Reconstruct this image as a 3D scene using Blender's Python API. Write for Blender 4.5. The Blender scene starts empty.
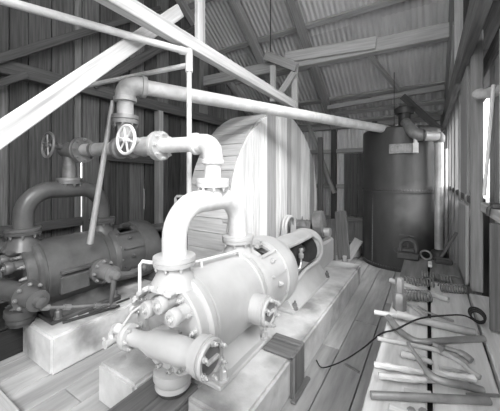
import bpy, bmesh, math, random
from math import sin, cos, pi, radians, sqrt
from mathutils import Vector, Matrix, Quaternion

random.seed(7)
sc = bpy.context.scene
COL = sc.collection

# ------------------------------------------------------------ camera, light
cam_d = bpy.data.cameras.new('camera')
cam = bpy.data.objects.new('camera', cam_d)
COL.objects.link(cam)
cam.location = (0, 0, 1.7)
cam.rotation_euler = (radians(90), 0, math.atan(178 / 282))
cam_d.sensor_width = 36
cam_d.lens = 36 * 282 / 500
cam_d.shift_y = -30.5 / 500
cam_d.clip_start = 0.02
sc.camera = cam

world = bpy.data.worlds.new('overcast_sky')
sc.world = world
world.use_nodes = True
bg = world.node_tree.nodes['Background']
bg.inputs['Color'].default_value = (1, 1, 1, 1)
bg.inputs['Strength'].default_value = 3.2

sun_d = bpy.data.lights.new('sun', 'SUN')
sun_d.energy = 3.2
sun_d.angle = radians(22)
sun = bpy.data.objects.new('sun', sun_d)
COL.objects.link(sun)
sun.rotation_euler = Vector((-0.58, 0.48, -0.66)).to_track_quat('-Z', 'Y').to_euler()

sc.view_settings.view_transform = 'Standard'
sc.view_settings.look = 'None'
sc.view_settings.gamma = 1
sc.view_settings.use_curve_mapping = False
sc.view_settings.exposure = 0.5
sc.cycles.use_denoising = True
sc.cycles.max_bounces = 10
sc.cycles.diffuse_bounces = 7

# ------------------------------------------------------------ materials
def mat(name, lo, hi, rough=0.7, metal=0.0, scale=6, stretch=(1, 1, 1), rand=0.0, bump=0.0,
        detail=6, stain=None, spec=0.4, bscale=None, patch=None):
    m = bpy.data.materials.new(name)
    m.use_nodes = True
    nt = m.node_tree
    N, L = nt.nodes, nt.links
    b = N['Principled BSDF']
    b.inputs['Roughness'].default_value = rough
    b.inputs['Metallic'].default_value = metal
    b.inputs['Specular IOR Level'].default_value = spec
    tc = N.new('ShaderNodeTexCoord')
    mp = N.new('ShaderNodeMapping')
    mp.inputs['Scale'].default_value = stretch
    L.new(tc.outputs['Object'], mp.inputs['Vector'])
    oi = N.new('ShaderNodeObjectInfo')
    off = N.new('ShaderNodeMath'); off.operation = 'MULTIPLY'; off.inputs[1].default_value = 37.0
    L.new(oi.outputs['Random'], off.inputs[0])
    add = N.new('ShaderNodeVectorMath'); add.operation = 'ADD'
    L.new(mp.outputs['Vector'], add.inputs[0]); L.new(off.outputs[0], add.inputs[1])
    ns = N.new('ShaderNodeTexNoise')
    ns.inputs['Scale'].default_value = scale
    ns.inputs['Detail'].default_value = detail
    ns.inputs['Roughness'].default_value = 0.6
    L.new(add.outputs[0], ns.inputs['Vector'])
    rp = N.new('ShaderNodeValToRGB')
    rp.color_ramp.elements[0].position = 0.3
    rp.color_ramp.elements[1].position = 0.7
    rp.color_ramp.elements[0].color = (lo, lo, lo, 1)
    rp.color_ramp.elements[1].color = (hi, hi, hi, 1)
    L.new(ns.outputs['Fac'], rp.inputs['Fac'])
    col = rp.outputs['Color']
    if stain:                       # worn, dirty or bare patches with a shape of their own
        tone, sscale, p0, p1 = stain
        n2 = N.new('ShaderNodeTexNoise')
        n2.inputs['Scale'].default_value = sscale
        n2.inputs['Detail'].default_value = 5
        L.new(add.outputs[0], n2.inputs['Vector'])
        r2 = N.new('ShaderNodeValToRGB')
        r2.color_ramp.elements[0].position = p0
        r2.color_ramp.elements[1].position = p1
        L.new(n2.outputs['Fac'], r2.inputs['Fac'])
        mx = N.new('ShaderNodeMix'); mx.data_type = 'RGBA'
        L.new(r2.outputs['Color'], mx.inputs['Factor'])
        L.new(col, mx.inputs['A'])
        mx.inputs['B'].default_value = (tone, tone, tone, 1)
        col = mx.outputs['Result']
    if patch:                       # one patch of another tone with a ragged edge
        (cx, cy, cz_), rad, tone = patch
        n3 = N.new('ShaderNodeTexNoise'); n3.inputs['Scale'].default_value = 3.5; n3.inputs['Detail'].default_value = 6
        L.new(tc.outputs['Object'], n3.inputs['Vector'])
        ds = N.new('ShaderNodeVectorMath'); ds.operation = 'DISTANCE'
        L.new(tc.outputs['Object'], ds.inputs[0]); ds.inputs[1].default_value = (cx, cy, cz_)
        ad = N.new('ShaderNodeMath'); ad.operation = 'MULTIPLY_ADD'
        L.new(n3.outputs['Fac'], ad.inputs[0]); ad.inputs[1].default_value = rad * 1.2; L.new(ds.outputs['Value'], ad.inputs[2])
        m3 = N.new('ShaderNodeMapRange')
        m3.inputs['From Min'].default_value = rad * 2.1; m3.inputs['From Max'].default_value = rad * 1.1
        L.new(ad.outputs[0], m3.inputs['Value'])
        mx = N.new('ShaderNodeMix'); mx.data_type = 'RGBA'
        L.new(m3.outputs[0], mx.inputs['Factor']); L.new(col, mx.inputs['A'])
        mx.inputs['B'].default_value = (tone, tone, tone, 1)
        col = mx.outputs['Result']
    if rand:
        mr = N.new('ShaderNodeMapRange')
        mr.inputs['To Min'].default_value = 1 - rand
        mr.inputs['To Max'].default_value = 1 + rand
        L.new(oi.outputs['Random'], mr.inputs['Value'])
        ml = N.new('ShaderNodeVectorMath'); ml.operation = 'SCALE'
        L.new(col, ml.inputs[0]); L.new(mr.outputs[0], ml.inputs['Scale'])
        col = ml.outputs[0]
    L.new(col, b.inputs['Base Color'])
    if bump:
        bp = N.new('ShaderNodeBump')
        bp.inputs['Strength'].default_value = bump
        bp.inputs['Distance'].default_value = 0.01
        src = ns
        if bscale:
            src = N.new('ShaderNodeTexNoise')
            src.inputs['Scale'].default_value = bscale
            src.inputs['Detail'].default_value = 4
            L.new(add.outputs[0], src.inputs['Vector'])
        L.new(src.outputs['Fac'], bp.inputs['Height'])
        L.new(bp.outputs['Normal'], b.inputs['Normal'])
    return m

G = (0.6, 14, 14)       # grain runs along a timber's own length
M = {
    'wall_wood': mat('weathered_wall_wood', .10, .25, .9, 0, 3, G, .5, .5),
    'frame_wood': mat('dark_frame_wood', .07, .16, .85, 0, 3, G, .25, .4),
    'roof_wood': mat('roof_timber', .28, .46, .85, 0, 3, G, .2, .4),
    'new_wood': mat('sawn_light_wood', .50, .74, .8, 0, 3, G, .06, .35, stain=(.30, 1.0, .54, .70)),
    'grey_wood': mat('grey_timber', .34, .56, .85, 0, 3, G, .15, .4),
    'housing_wood': mat('housing_boards', .40, .66, .85, 0, 3, G, .55, .35),
    'rim_wood': mat('housing_rim_wood', .36, .56, .85, 0, 3, G, .18, .35),
    'floor_wood': mat('floor_wood', .30, .44, .85, 0, 3, (.8, 6, 6), .10, .25, stain=(.56, .9, .52, .75)),
    'bench_wood': mat('bench_wood', .50, .74, .75, 0, 3, (.6, 6, 6), .06, .25, stain=(.22, 1.2, .55, .8)),
    'bench_dark': mat('dark_bench_wood', .13, .24, .7, 0, 3, (.6, 6, 6), .06, .25),
    'stud_wood': mat('grey_stud_wood', .20, .34, .85, 0, 3, G, .15, .4),
    'pit_wood': mat('oil_black_wood', .015, .035, .6, 0, 3, G, .1, .3),
    'box_wood': mat('oily_box_wood', .10, .20, .6, 0, 3, G, .1, .3),
    'subfloor': mat('dark_ground', .03, .06, .95),
    'corr': mat('corrugated_iron', .68, .80, .5, .1, 1.2, (1, 3, 1), .10, 0, stain=(.42, .9, .60, .8)),
    'paint': mat('light_machine_paint', .44, .56, .34, .0, 3, (1, 1, 1), 0, .05, stain=(.42, 2.2, .60, .85), spec=.5, bscale=40),
    'paint_shaded': mat('shaded_machine_paint', .06, .13, .38, .1, 3.5, (1, 1, 1), .0, .12, stain=(.28, 2.2, .60, .85), bscale=30),  # same machine paint, the far machine's shade put into its colour
    'pipe': mat('white_painted_pipe', .55, .78, .5, 0, 7, (1, 1, 1), 0, .2, stain=(.30, 3.5, .56, .78), bscale=40),
    'pipe_grey': mat('grey_pipe', .36, .54, .5, .1, 5, (1, 1, 1), 0, .12, stain=(.15, 3, .55, .75), bscale=40),
    'iron': mat('dark_iron', .05, .10, .5, .3, 8, (1, 1, 1), .1, .2),
    'iron_mid': mat('worn_iron', .18, .34, .45, .4, 8, (1, 1, 1), .1, .2),
    'steel': mat('worn_steel', .50, .72, .35, .5, 12, (1, 1, 1), .05, .1),
    'galv': mat('galvanised_pipe', .42, .66, .4, .4, 4, (1, 1, 1), 0, .05),
    'concrete': mat('concrete', .48, .70, .9, 0, 4, (1, 1, 1), 0, .4, stain=(.24, 1.7, .53, .68), bscale=45),
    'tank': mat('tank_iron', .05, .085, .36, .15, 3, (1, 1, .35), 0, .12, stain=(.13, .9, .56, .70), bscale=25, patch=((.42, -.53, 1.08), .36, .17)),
    'black': mat('black_rubber', .012, .02, .6),
    'white': mat('white_paint', .70, .82, .5, 0, 8),
    'rag': mat('pale_rag', .35, .6, .95, 0, 14, (1, 1, 1), 0, .6),
    'stick': mat('split_kindling', .42, .72, .9, 0, 4, (1, 10, 10), .25, .5),
}

# ------------------------------------------------------------ mesh helpers
WL = {}          # world position of every object built here

def tag(o, label=None, cat=None, group=None, kind=None):
    if label: o['label'] = label
    if cat: o['category'] = cat
    if group: o['group'] = group
    if kind: o['kind'] = kind
    return o

def place(o, loc, parent=None):
    loc = Vector(loc)
    WL[o.name] = loc
    if parent:
        o.parent = parent
        o.location = loc - WL[parent.name]
    else:
        o.location = loc

def thing(name, loc, label=None, cat=None, group=None, kind=None):
    o = bpy.data.objects.new(name, None)
    o.empty_display_size = .1
    COL.objects.link(o)
    place(o, loc)
    return tag(o, label, cat, group, kind)

def frame(axis):
    a = Vector(axis).normalized()
    up = Vector((0, 0, 1)) if abs(a.z) < .95 else Vector((0, 1, 0))
    u = up.cross(a).normalized()
    v = a.cross(u)
    return a, u, v

class MB:
    def __init__(s, off=(0, 0, 0)):
        s.v = []; s.f = []; s.off = Vector(off)
    def add(s, vs, fs):
        n = len(s.v)
        s.v += [Vector(p) + s.off for p in vs]
        s.f += [tuple(i + n for i in f) for f in fs]
        return s
    def box(s, lo, hi, ch=0.0):
        (x0, y0, z0), (x1, y1, z1) = lo, hi
        if ch <= 0:
            vs = [(x, y, z) for z in (z0, z1) for y in (y0, y1) for x in (x0, x1)]
            return s.add(vs, [(0, 2, 3, 1), (4, 5, 7, 6), (0, 1, 5, 4), (2, 6, 7, 3), (0, 4, 6, 2), (1, 3, 7, 5)])
        bm = bmesh.new()
        bmesh.ops.create_cube(bm, size=1)
        for v in bm.verts:
            v.co = Vector(((x0 + x1) / 2 + v.co.x * (x1 - x0), (y0 + y1) / 2 + v.co.y * (y1 - y0), (z0 + z1) / 2 + v.co.z * (z1 - z0)))
        bmesh.ops.bevel(bm, geom=bm.edges[:], offset=ch, segments=1, affect='EDGES')
        bm.verts.index_update()
        s.add([v.co.copy() for v in bm.verts], [[v.index for v in f.verts] for f in bm.faces])
        bm.free()
        return s
    def lathe(s, p, axis, prof, n=28, a0=0, a1=2 * pi):
        """prof: (distance along axis, radius)"""
        a, u, v = frame(axis)
        p = Vector(p)
        full = abs(a1 - a0 - 2 * pi) < 1e-6
        k = n if full else n + 1
        vs = []; fs = []
        for t, r in prof:
            for i in range(k):
                th = a0 + (a1 - a0) * i / n
                vs.append(p + a * t + (u * cos(th) + v * sin(th)) * r)
        for j in range(len(prof) - 1):
            for i in range(n):
                i2 = (i + 1) % k
                fs.append((j * k + i, j * k + i2, (j + 1) * k + i2, (j + 1) * k + i))
        if full:
            if prof[0][1] > 1e-5: fs.append(tuple(reversed(range(k))))
            if prof[-1][1] > 1e-5: fs.append(tuple((len(prof) - 1) * k + i for i in range(k)))
        return s.add(vs, fs)
    def cyl(s, p0, p1, r, r1=None, n=20):
        d = Vector(p1) - Vector(p0)
        return s.lathe(p0, d, [(0, r), (d.length, r if r1 is None else r1)], n)
    def tube(s, pts, r, n=14, caps=True):
        pts = [Vector(p) for p in pts]
        rs = r if isinstance(r, (list, tuple)) else [r] * len(pts)
        vs = []; fs = []
        t0 = (pts[1] - pts[0]).normalized()
        _, u, v = frame(t0)
        for i, p in enumerate(pts):
            t = (pts[min(i + 1, len(pts) - 1)] - pts[max(i - 1, 0)]).normalized()
            q = t0.rotation_difference(t)
            u = q @ u; v = q @ v; t0 = t
            for k in range(n):
                th = 2 * pi * k / n
                vs.append(p + (u * cos(th) + v * sin(th)) * rs[i])
        for i in range(len(pts) - 1):
            for k in range(n):
                k2 = (k + 1) % n
                fs.append((i * n + k, i * n + k2, (i + 1) * n + k2, (i + 1) * n + k))
        if caps:
            fs.append(tuple(reversed(range(n))))
            fs.append(tuple((len(pts) - 1) * n + k for k in range(n)))
        return s.add(vs, fs)
    def torus(s, c, axis, R, r, n=28, m=8):
        a, u, v = frame(axis)
        c = Vector(c); vs = []; fs = []
        for i in range(n):
            th = 2 * pi * i / n
            d = u * cos(th) + v * sin(th)
            for j in range(m):
                ph = 2 * pi * j / m
                vs.append(c + d * (R + r * cos(ph)) + a * (r * sin(ph)))
        for i in range(n):
            for j in range(m):
                fs.append((i * m + j, ((i + 1) % n) * m + j, ((i + 1) % n) * m + (j + 1) % m, i * m + (j + 1) % m))
        return s.add(vs, fs)
    def prism(s, poly, ax, t0, t1):
        """poly in the two other axes (cyclic order), extruded along axis index ax"""
        n = len(poly)
        def mk(a, b, t):
            q = [0, 0, 0]
            o = [(1, 2), (2, 0), (0, 1)][ax]
            q[ax] = t; q[o[0]] = a; q[o[1]] = b
            return q
        vs = [mk(a, b, t0) for a, b in poly] + [mk(a, b, t1) for a, b in poly]
        fs = [tuple(reversed(range(n))), tuple(range(n, 2 * n))]
        fs += [(i, (i + 1) % n, n + (i + 1) % n, n + i) for i in range(n)]
        return s.add(vs, fs)
    def build(s, name, m, parent=None, angle=35, bevel=0, origin=None):
        xs = [p.x for p in s.v]; ys = [p.y for p in s.v]; zs = [p.z for p in s.v]
        o0 = Vector(origin) if origin else Vector(((min(xs) + max(xs)) / 2, (min(ys) + max(ys)) / 2, min(zs)))
        me = bpy.data.meshes.new(name)
        me.from_pydata([p - o0 for p in s.v], [], s.f)
        bm = bmesh.new(); bm.from_mesh(me)
        bmesh.ops.recalc_face_normals(bm, faces=bm.faces[:])
        if bevel:
            es = [e for e in bm.edges if len(e.link_faces) == 2 and e.calc_face_angle(0) > radians(30)]
            bmesh.ops.bevel(bm, geom=es, offset=bevel, segments=2, affect='EDGES')
        bm.to_mesh(me); bm.free()
        me.materials.append(M[m] if isinstance(m, str) else m)
        for f in me.polygons: f.use_smooth = True
        me.set_sharp_from_angle(angle=radians(angle))
        o = bpy.data.objects.new(name, me)
        COL.objects.link(o)
        place(o, o0, parent)
        return o

_tm = {}
def timber(name, p0, p1, w, h, m, parent=None, up=(0, 0, 1), ch=.006):
    """a sawn timber from p0 to p1 along its own x axis; w is its width, h its height towards 'up'"""
    p0, p1 = Vector(p0), Vector(p1)
    L = (p1 - p0).length
    key = (round(L, 3), round(w, 3), round(h, 3), m, ch)
    if key not in _tm:
        b = MB().box((0, -w / 2, -h / 2), (L, w / 2, h / 2), min(ch, w / 4, h / 4))
        me = bpy.data.meshes.new(name)
        me.from_pydata(b.v, [], b.f)
        me.materials.append(M[m])
        _tm[key] = me
    o = bpy.data.objects.new(name, _tm[key])
    COL.objects.link(o)
    x = (p1 - p0).normalized()
    u = Vector(up)
    y = u.cross(x)
    if y.length < 1e-4: y = Vector((0, 1, 0)).cross(x)
    y.normalize(); z = x.cross(y)
    R = Matrix((x, y, z)).transposed()
    o.rotation_mode = 'QUATERNION'
    o.rotation_quaternion = R.to_quaternion()
    place(o, p0, parent)
    return o

def hexmesh(r, h, m):
    b = MB()
    b.lathe((0, 0, 0), (0, 0, 1), [(0, r * 1.35), (h * .18, r * 1.35)], 12)
    b.lathe((0, 0, h * .18), (0, 0, 1), [(0, r), (h * .55, r), (h * .62, r * .8)], 6)
    b.lathe((0, 0, h * .78), (0, 0, 1), [(0, r * .5), (h * .35, r * .42)], 8)
    me = bpy.data.meshes.new('bolt')
    me.from_pydata(b.v, [], b.f)
    me.materials.append(M[m])
    return me
_hx = {}
def bolt(parent, p, axis, r=.018, h=.035, m='steel', name='bolt'):
    k = (r, h, m)
    if k not in _hx: _hx[k] = hexmesh(*k)
    o = bpy.data.objects.new(name, _hx[k])
    COL.objects.link(o)
    o.rotation_mode = 'QUATERNION'
    o.rotation_quaternion = Vector((0, 0, 1)).rotation_difference(Vector(axis).normalized())
    place(o, p, parent)
    return o
def bolt_ring(parent, c, axis, R, n, r=.018, h=.035, m='steel', ph=0.0, a0=0, a1=2 * pi):
    a, u, v = frame(axis)
    full = abs(a1 - a0 - 2 * pi) < 1e-6
    for i in range(n):
        th = a0 + (a1 - a0) * (i + ph) / (n if full else n - 1)
        bolt(parent, Vector(c) + (u * cos(th) + v * sin(th)) * R, axis, r, h, m)

def arc(c, r, a0, a1, ax1, ax2, n=10):
    c, ax1, ax2 = Vector(c), Vector(ax1), Vector(ax2)
    return [c + ax1 * (r * cos(a0 + (a1 - a0) * i / n)) + ax2 * (r * sin(a0 + (a1 - a0) * i / n)) for i in range(n + 1)]

# ============================================================ the setting
BZ = .75
XL, XR, YB, YF = -4.2, 0.32, 7.2, -0.6
RY, SL, EAVE = 3.3, 0.7, 3.0
def roof_z(y): return EAVE + SL * (YB - y) if y >= RY else EAVE + SL * (YB - RY) - .12 * (RY - y)  # front slope, out of view, kept high to let light onto the roof

# floor of long planks
floor = thing('floor', (-2, 3, 0), 'plank floor of grey dusty boards running the length of the shed', None, None, 'structure')
MB().box((-4.4, -1.6, -.12), (.8, 7.4, -.045)).build('subfloor', 'subfloor', floor)
x = -4.2; i = 0
while x < .6:
    w = random.choice((.22, .25, .28))
    y = YF - .9 - random.random() * 1.2
    while y < YB:
        l = random.choice((2.2, 2.8, 3.4))
        z = random.uniform(-.004, 0)
        timber('plank', (x + w / 2, max(y, -1.5), -.02 + z), (x + w / 2, min(y + l, YB) - .006, -.02 + z), w - .008, .04, 'floor_wood', floor, ch=.004)
        y += l
    x += w

tag(MB().box((-30, -30, -.3), (30, 30, -.125)).build('ground', M.setdefault('ground', mat('bare_ground', .16, .24, .95))), 'bare ground outside the shed', None, None, 'structure')
# left wall: upright boards with open cracks
wl = thing('wall_left', (XL, 3, 0), 'dark weathered board wall behind the far machine', None, None, 'structure')
edges = [-.6, -.32, -.05, .25, .53, .82, 1.06, 1.30, 1.49, 1.75, 2.03, 2.136, 2.4, 2.66, 2.9, 3.2, 3.45, 3.75, 4.05, 4.35, 4.6, 4.9, 5.2, 5.5, 5.8, 6.1, 6.4, 6.7, 6.95, 7.2]
for a, b in zip(edges, edges[1:]):
    g = .009
    lo = a + (.013 if abs(a - 2.136) < .01 else g)
    hi = b - (.009 if abs(b - 2.136) < .01 else g)
    zt = roof_z((a + b) / 2) - .06
    timber('wall_board', ((XL - random.uniform(.015, .03)), (lo + hi) / 2, 0), (XL - .02, (lo + hi) / 2, zt), hi - lo, .03, 'wall_wood', wl, up=(1, 0, 0), ch=.004)
for e in edges[1:-1]:           # cover strips outside the joints, all but one crack
    zt = roof_z(e) - .1
    if abs(e - 2.136) < .01:
        timber('batten', (XL - .05, e, 2.0), (XL - .05, e, zt), .06, .02, 'wall_wood', wl, up=(1, 0, 0))
        timber('batten', (XL - .05, e, 0), (XL - .05, e, .62), .06, .02, 'wall_wood', wl, up=(1, 0, 0))
    elif abs(e - 3.2) < .01:
        timber('batten', (XL - .05, e, 1.45), (XL - .05, e, zt), .06, .02, 'wall_wood', wl, up=(1, 0, 0))
        timber('batten', (XL - .05, e, 0), (XL - .05, e, 1.1), .06, .02, 'wall_wood', wl, up=(1, 0, 0))
    else:
        timber('batten', (XL - .05, e, 0), (XL - .05, e, zt), .06, .02, 'wall_wood', wl, up=(1, 0, 0))
timber('girt', (-4.11, -.5, 2.93), (-4.11, 7.1, 2.93), .12, .17, 'frame_wood', wl)
timber('girt', (-4.14, 2.42, 1.97), (-4.14, 3.32, 1.95), .06, .11, 'frame_wood', wl)
timber('girt', (-4.14, -.5, 1.05), (-4.14, 2.1, 1.05), .06, .12, 'frame_wood', wl)
timber('brace', (-4.0, .75, 2.68), (-4.0, 3.35, 4.62), .09, .10, 'frame_wood', wl)
timber('brace', (-4.0, .7, 2.40), (-4.0, 1.4, 2.88), .09, .08, 'frame_wood', wl)
timber('brace', (-4.05, 4.35, 4.75), (-4.05, 2.2, 2.98), .08, .13, 'frame_wood', wl)
timber('stud', (-4.1, 3.42, 0), (-4.1, 3.42, 2.85), .10, .13, 'grey_wood', wl, up=(1, 0, 0))
timber('stud', (-4.1, 2.42, 0), (-4.1, 2.42, 1.92), .07, .08, 'frame_wood', wl, up=(1, 0, 0))
timber('stud', (-4.1, 1.2, 3.0), (-4.1, 1.2, 4.0), .10, .12, 'frame_wood', wl, up=(1, 0, 0))

# corrugated sheet builder
def corr_mesh(name, w, L, pitch=.09, amp=.017):
    n = int(round(w / pitch)) * 6
    vs = []; fs = []
    for j in range(2):
        for i in range(n + 1):
            xx = w * i / n
            vs.append((j * L, xx - w / 2, amp * cos(2 * pi * xx / pitch)))
    for i in range(n):
        fs.append((i, i + 1, n + 2 + i, n + 1 + i))
    me = bpy.data.meshes.new(name)
    me.from_pydata(vs, [], fs)
    for f in me.polygons: f.use_smooth = True
    me.materials.append(M['corr'])
    return me
def sheet(name, me, p, xdir, normal, parent):
    o = bpy.data.objects.new(name, me)
    COL.objects.link(o)
    xd = Vector(xdir).normalized(); z = Vector(normal).normalized(); y = z.cross(xd)
    o.rotation_mode = 'QUATERNION'
    o.rotation_quaternion = Matrix((xd, y, z)).transposed().to_quaternion()
    place(o, p, parent)
    return o

ceil = thing('ceiling', (-2, 3, 3), 'pitched roof of corrugated iron sheets on rafters and purlins', None, None, 'structure')
SW = .72
ln = sqrt((YB + .3 - RY) ** 2 * (1 + SL ** 2))
me1 = corr_mesh('roof_sheet', SW, ln * .54)
nx = Vector((0, -1, SL)).normalized()
k = 0
xs = XL - .25 + SW / 2
while xs < XR + .5:
    d = Vector((0, -1, SL)).normalized()
    lap = Vector((0, 0, .006 * (k % 2)))
    sheet('roof_sheet', me1, Vector((xs, YB + .3, EAVE - .3 * SL)) + lap, d, (0, SL, 1), ceil)
    q = Vector((xs, YB + .3, EAVE - .3 * SL)) + d * (ln * .47)
    sheet('roof_sheet', me1, q + lap + Vector((0, .008, .02)), d, (0, SL, 1), ceil)
    d2 = Vector((0, -(RY - YF + .4), -.12 * (RY - YF + .4)))
    sheet('roof_sheet', corr_mesh('roof_sheet', SW, d2.length) if k == 0 else me2, Vector((xs, RY, roof_z(RY) + .02)) + lap, d2, (0, -.12, 1), ceil)
    if k == 0: me2 = bpy.data.objects[[o.name for o in ceil.children][-1]].data
    k += 1
    xs += SW - .09
for yy in (3.45, 4.15, 5.02, 5.72, 6.5, 6.87, 7.12):
    timber('purlin', (XL, yy, roof_z(yy) - .05), (XR + .1, yy, roof_z(yy) - .05), .10, .06, 'roof_wood', ceil, up=(0, SL, 1))
for yy in (2.6, 1.4, .2):
    timber('purlin', (XL, yy, roof_z(yy) - .05), (XR + .1, yy, roof_z(yy) - .05), .10, .06, 'roof_wood', ceil, up=(0, -.12, 1))
for xx, w in ((-4.1, .1), (-3.03, .13), (-1.99, .14), (.34, .14)):
    timber('rafter', (xx, YB, EAVE - .17), (xx, RY, roof_z(RY) - .17), w, .15, 'roof_wood', ceil, up=(0, SL, 1))
    timber('rafter', (xx, YF, roof_z(YF) - .17), (xx, RY, roof_z(RY) - .17), w, .15, 'roof_wood', ceil, up=(0, -.12, 1))

# back wall: corrugated iron on girts, boards below
wb = thing('wall_back', (-2, YB, 0), 'end wall of corrugated iron and boards behind the tank', None, None, 'structure')
me3 = corr_mesh('wall_sheet', SW, 3.0)
kk = 0
xs = XL + SW / 2
while xs < XR + .6:
    kk += 1
    sheet('wall_sheet', me3, (xs, YB + .03 + .006 * (kk % 2), .04), (0, 0, 1), (0, -1, 0), wb)
    xs += SW - .09
x = XL
while x < XR + .3:
    w = random.choice((.2, .24, .28))
    timber('wall_board', (x + w / 2, YB - .005, 0), (x + w / 2, YB - .005, .62), w - .01, .03, 'grey_wood', wb, up=(0, 1, 0))
    x += w
for z in (.62, 1.42, 2.30, 2.9):
    timber('girt', (XL, YB - .05, z), (XR, YB - .05, z), .09, .10, 'roof_wood', wb)
for xx in (-3.1, -2.0, -1.05, .28):
    timber('stud', (xx, YB - .08, 0), (xx, YB - .08, 2.95), .12, .12, 'frame_wood', wb, up=(0, 1, 0))
timber('brace', (-2.62, YB - .16, 2.98), (-1.96, YB - .16, 1.25), .08, .13, 'roof_wood', wb, up=(0, 1, 0))
for kx in range(3):
    timber('shutter_board', (-1.66 + kx * .16, YB - .12, .70), (-1.66 + kx * .16, YB - .12, 2.22), .155, .025, 'frame_wood', wb, up=(0, 1, 0))

# right wall: posts, low boarding, plates, and an open window bay beside the camera
wr = thing('wall_right', (.5, 3, 0), 'open stud wall of rough posts beside the bench', None, None, 'structure')
# low boarding under the sill rail and full-height boards further back
y = -1.5
while y < 7.1:
    w = random.choice((.22, .26, .3))
    top = 1.42 if (.3 < y < 2.0 or y > 3.0) else 2.72
    timber('wall_board', (.46, y + w / 2, 0), (.46, y + w / 2, top), w - .008, .03, 'stud_wood' if y < 3.0 else 'frame_wood', wr, up=(1, 0, 0))
    y += w
timber('sill_rail', (.40, -1.2, 1.45), (.40, 2.86, 1.45), .10, .07, 'grey_wood', wr)
timber('rail', (.36, 2.98, 1.47), (.36, 7.1, 1.47), .08, .07, 'frame_wood', wr)
timber('post', (.335, 2.93, .76), (.335, 2.93, 2.86), .075, .10, 'stud_wood', wr, up=(0, 1, 0))
timber('post', (.44, 2.30, 0), (.44, 2.30, 2.62), .12, .10, 'new_wood', wr, up=(0, 1, 0))
for yy in (3.5, 4.1, 4.75, 5.4, 6.05, 6.7):
    timber('post', (.37, yy, 0), (.37, yy, 2.86), .13, .10, 'stud_wood', wr, up=(0, 1, 0))
timber('post', (.44, -.55, 0), (.44, -.55, 2.62), .12, .12, 'grey_wood', wr, up=(0, 1, 0))
timber('wainscot_board', (.285, 3.34, .76), (.285, 3.34, 1.44), .62, .03, 'stud_wood', wr, up=(1, 0, 0))
timber('window_board', (.53, 2.7, 1.42), (.53, 2.7, 2.5), .18, .03, 'new_wood', wr, up=(1, 0, 0))
timber('window_board', (.53, 2.5, 1.42), (.53, 2.5, 2.5), .18, .03, 'new_wood', wr, up=(1, 0, 0))
timber('lining_board', (.30, 3.40, 1.52), (.30, 3.40, 2.66), .60, .025, 'stud_wood', wr, up=(1, 0, 0))
timber('ledge_board', (.345, .25, BZ - .025), (.345, 2.86, BZ - .025), .13, .05, 'bench_wood', wr)
timber('wing_board', (.385, 2.22, .76), (.385, 2.22, 1.41), .14, .03, 'frame_wood', wr, up=(0, 1, 0))
timber('plate', (.27, -1.2, 2.76), (.27, 7.1, 2.76), .07, .20, 'frame_wood', wr)
timber('plate', (.47, -1.2, 2.69), (.47, 7.1, 2.69), .07, .18, 'frame_wood', wr)
for a in range(9):
    timber('soffit_board', (.5, -1.2 + a * .92, 2.88), (.5, -1.2 + (a + 1) * .92 - .01, 2.88), .52, .03, 'frame_wood', wr)
timber('brace', (.30, 4.4, 3.62), (.30, 5.35, 2.90), .07, .12, 'roof_wood', wr)
timber('brace', (.30, 4.05, 2.9), (.30, 4.05, 3.9), .08, .08, 'roof_wood', wr)
for yy in (4.9, 6.3, 3.6):
    timber('gable_stud', (.42, yy, 2.9), (.42, yy, roof_z(yy) - .12), .10, .10, 'frame_wood', wr, up=(1, 0, 0))
y = 2.6
while y < 7.2:
    timber('gable_board', (.50, y + .15, 2.9), (.50, y + .15, roof_z(y + .15) - .08), .29, .03, 'frame_wood', wr, up=(1, 0, 0))
    y += .3
MB().tube([(.34, 2.60, 1.55), (.40, 2.66, 2.35)], .012, 8).build('conduit', 'white', wr)

# unseen front wall, its solid part and doorway shaped to steer the light
wf = thing('wall_front_unseen', (-3, YF, 0), 'unseen board wall, its wide doorway shaped for the daylight', None, None, 'structure')
x = XL
while x < -1.75:
    timber('wall_board', (x + .14, YF, 0), (x + .14, YF, roof_z(YF) - .05), .275, .03, 'wall_wood', wf, up=(0, 1, 0))  # boards of the unseen front wall
    x += .28
timber('unseen_door_head', (XL, YF, 4.6), (.5, YF, 4.6), .08, .16, 'wall_wood', wf)

# ============================================================ roof carpentry in the room
def lone(o, label, cat, group=None):
    return tag(o, label, cat, group)
lone(timber('tie_beam', (-1.93, -.5, 3.03), (-1.93, 4.44, 2.885), .09, .13, 'new_wood'), 'long pale sawn beam running overhead from top left to the hanger posts', 'beam')
lone(timber('knee_brace', (-2.13, -.12, 1.197), (-2.13, 2.04, 3.367), .045, .125, 'new_wood', up=(0, -1, 1)), 'pale diagonal timber crossing the upper left corner behind the long beam', 'brace')
lone(timber('hanger_post', (-1.93, 2.12, 2.975), (-1.93, 2.12, roof_z(2.12) - .1), .11, .05, 'new_wood', up=(1, 0, 0)), 'pale upright board standing on the long overhead beam', 'post')
lone(timber('cross_beam', (-4.04, 4.60, 3.70), (.24, 4.60, 3.62), .12, .20, 'roof_wood'), 'weathered grey beam crossing the shed under the roof purlins', 'beam')
lone(timber('splice_board', (-2.12, 4.515, 3.76), (-.645, 4.515, 3.655), .04, .18, 'grey_wood'), 'lighter short board spliced to the front of the crossing beam', 'board')
lone(timber('truss_post', (-1.93, 4.50, 2.66), (-1.93, 4.50, 3.60), .10, .07, 'grey_wood', up=(0, 1, 0)), 'short upright post where the long overhead beam ends', 'post')
lone(timber('truss_stub', (-2.34, 4.48, 3.0), (-2.34, 4.48, 3.66), .10, .06, 'new_wood', up=(0, 1, 0)), 'short pale upright stub below the hanging rod', 'post')
lone(timber('truss_strut', (-2.24, 4.40, 3.02), (-1.90, 4.40, 3.42), .05, .11, 'grey_wood', up=(-1, 0, 1)), 'short slanting strut between the stub and the truss post', 'brace')
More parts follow.
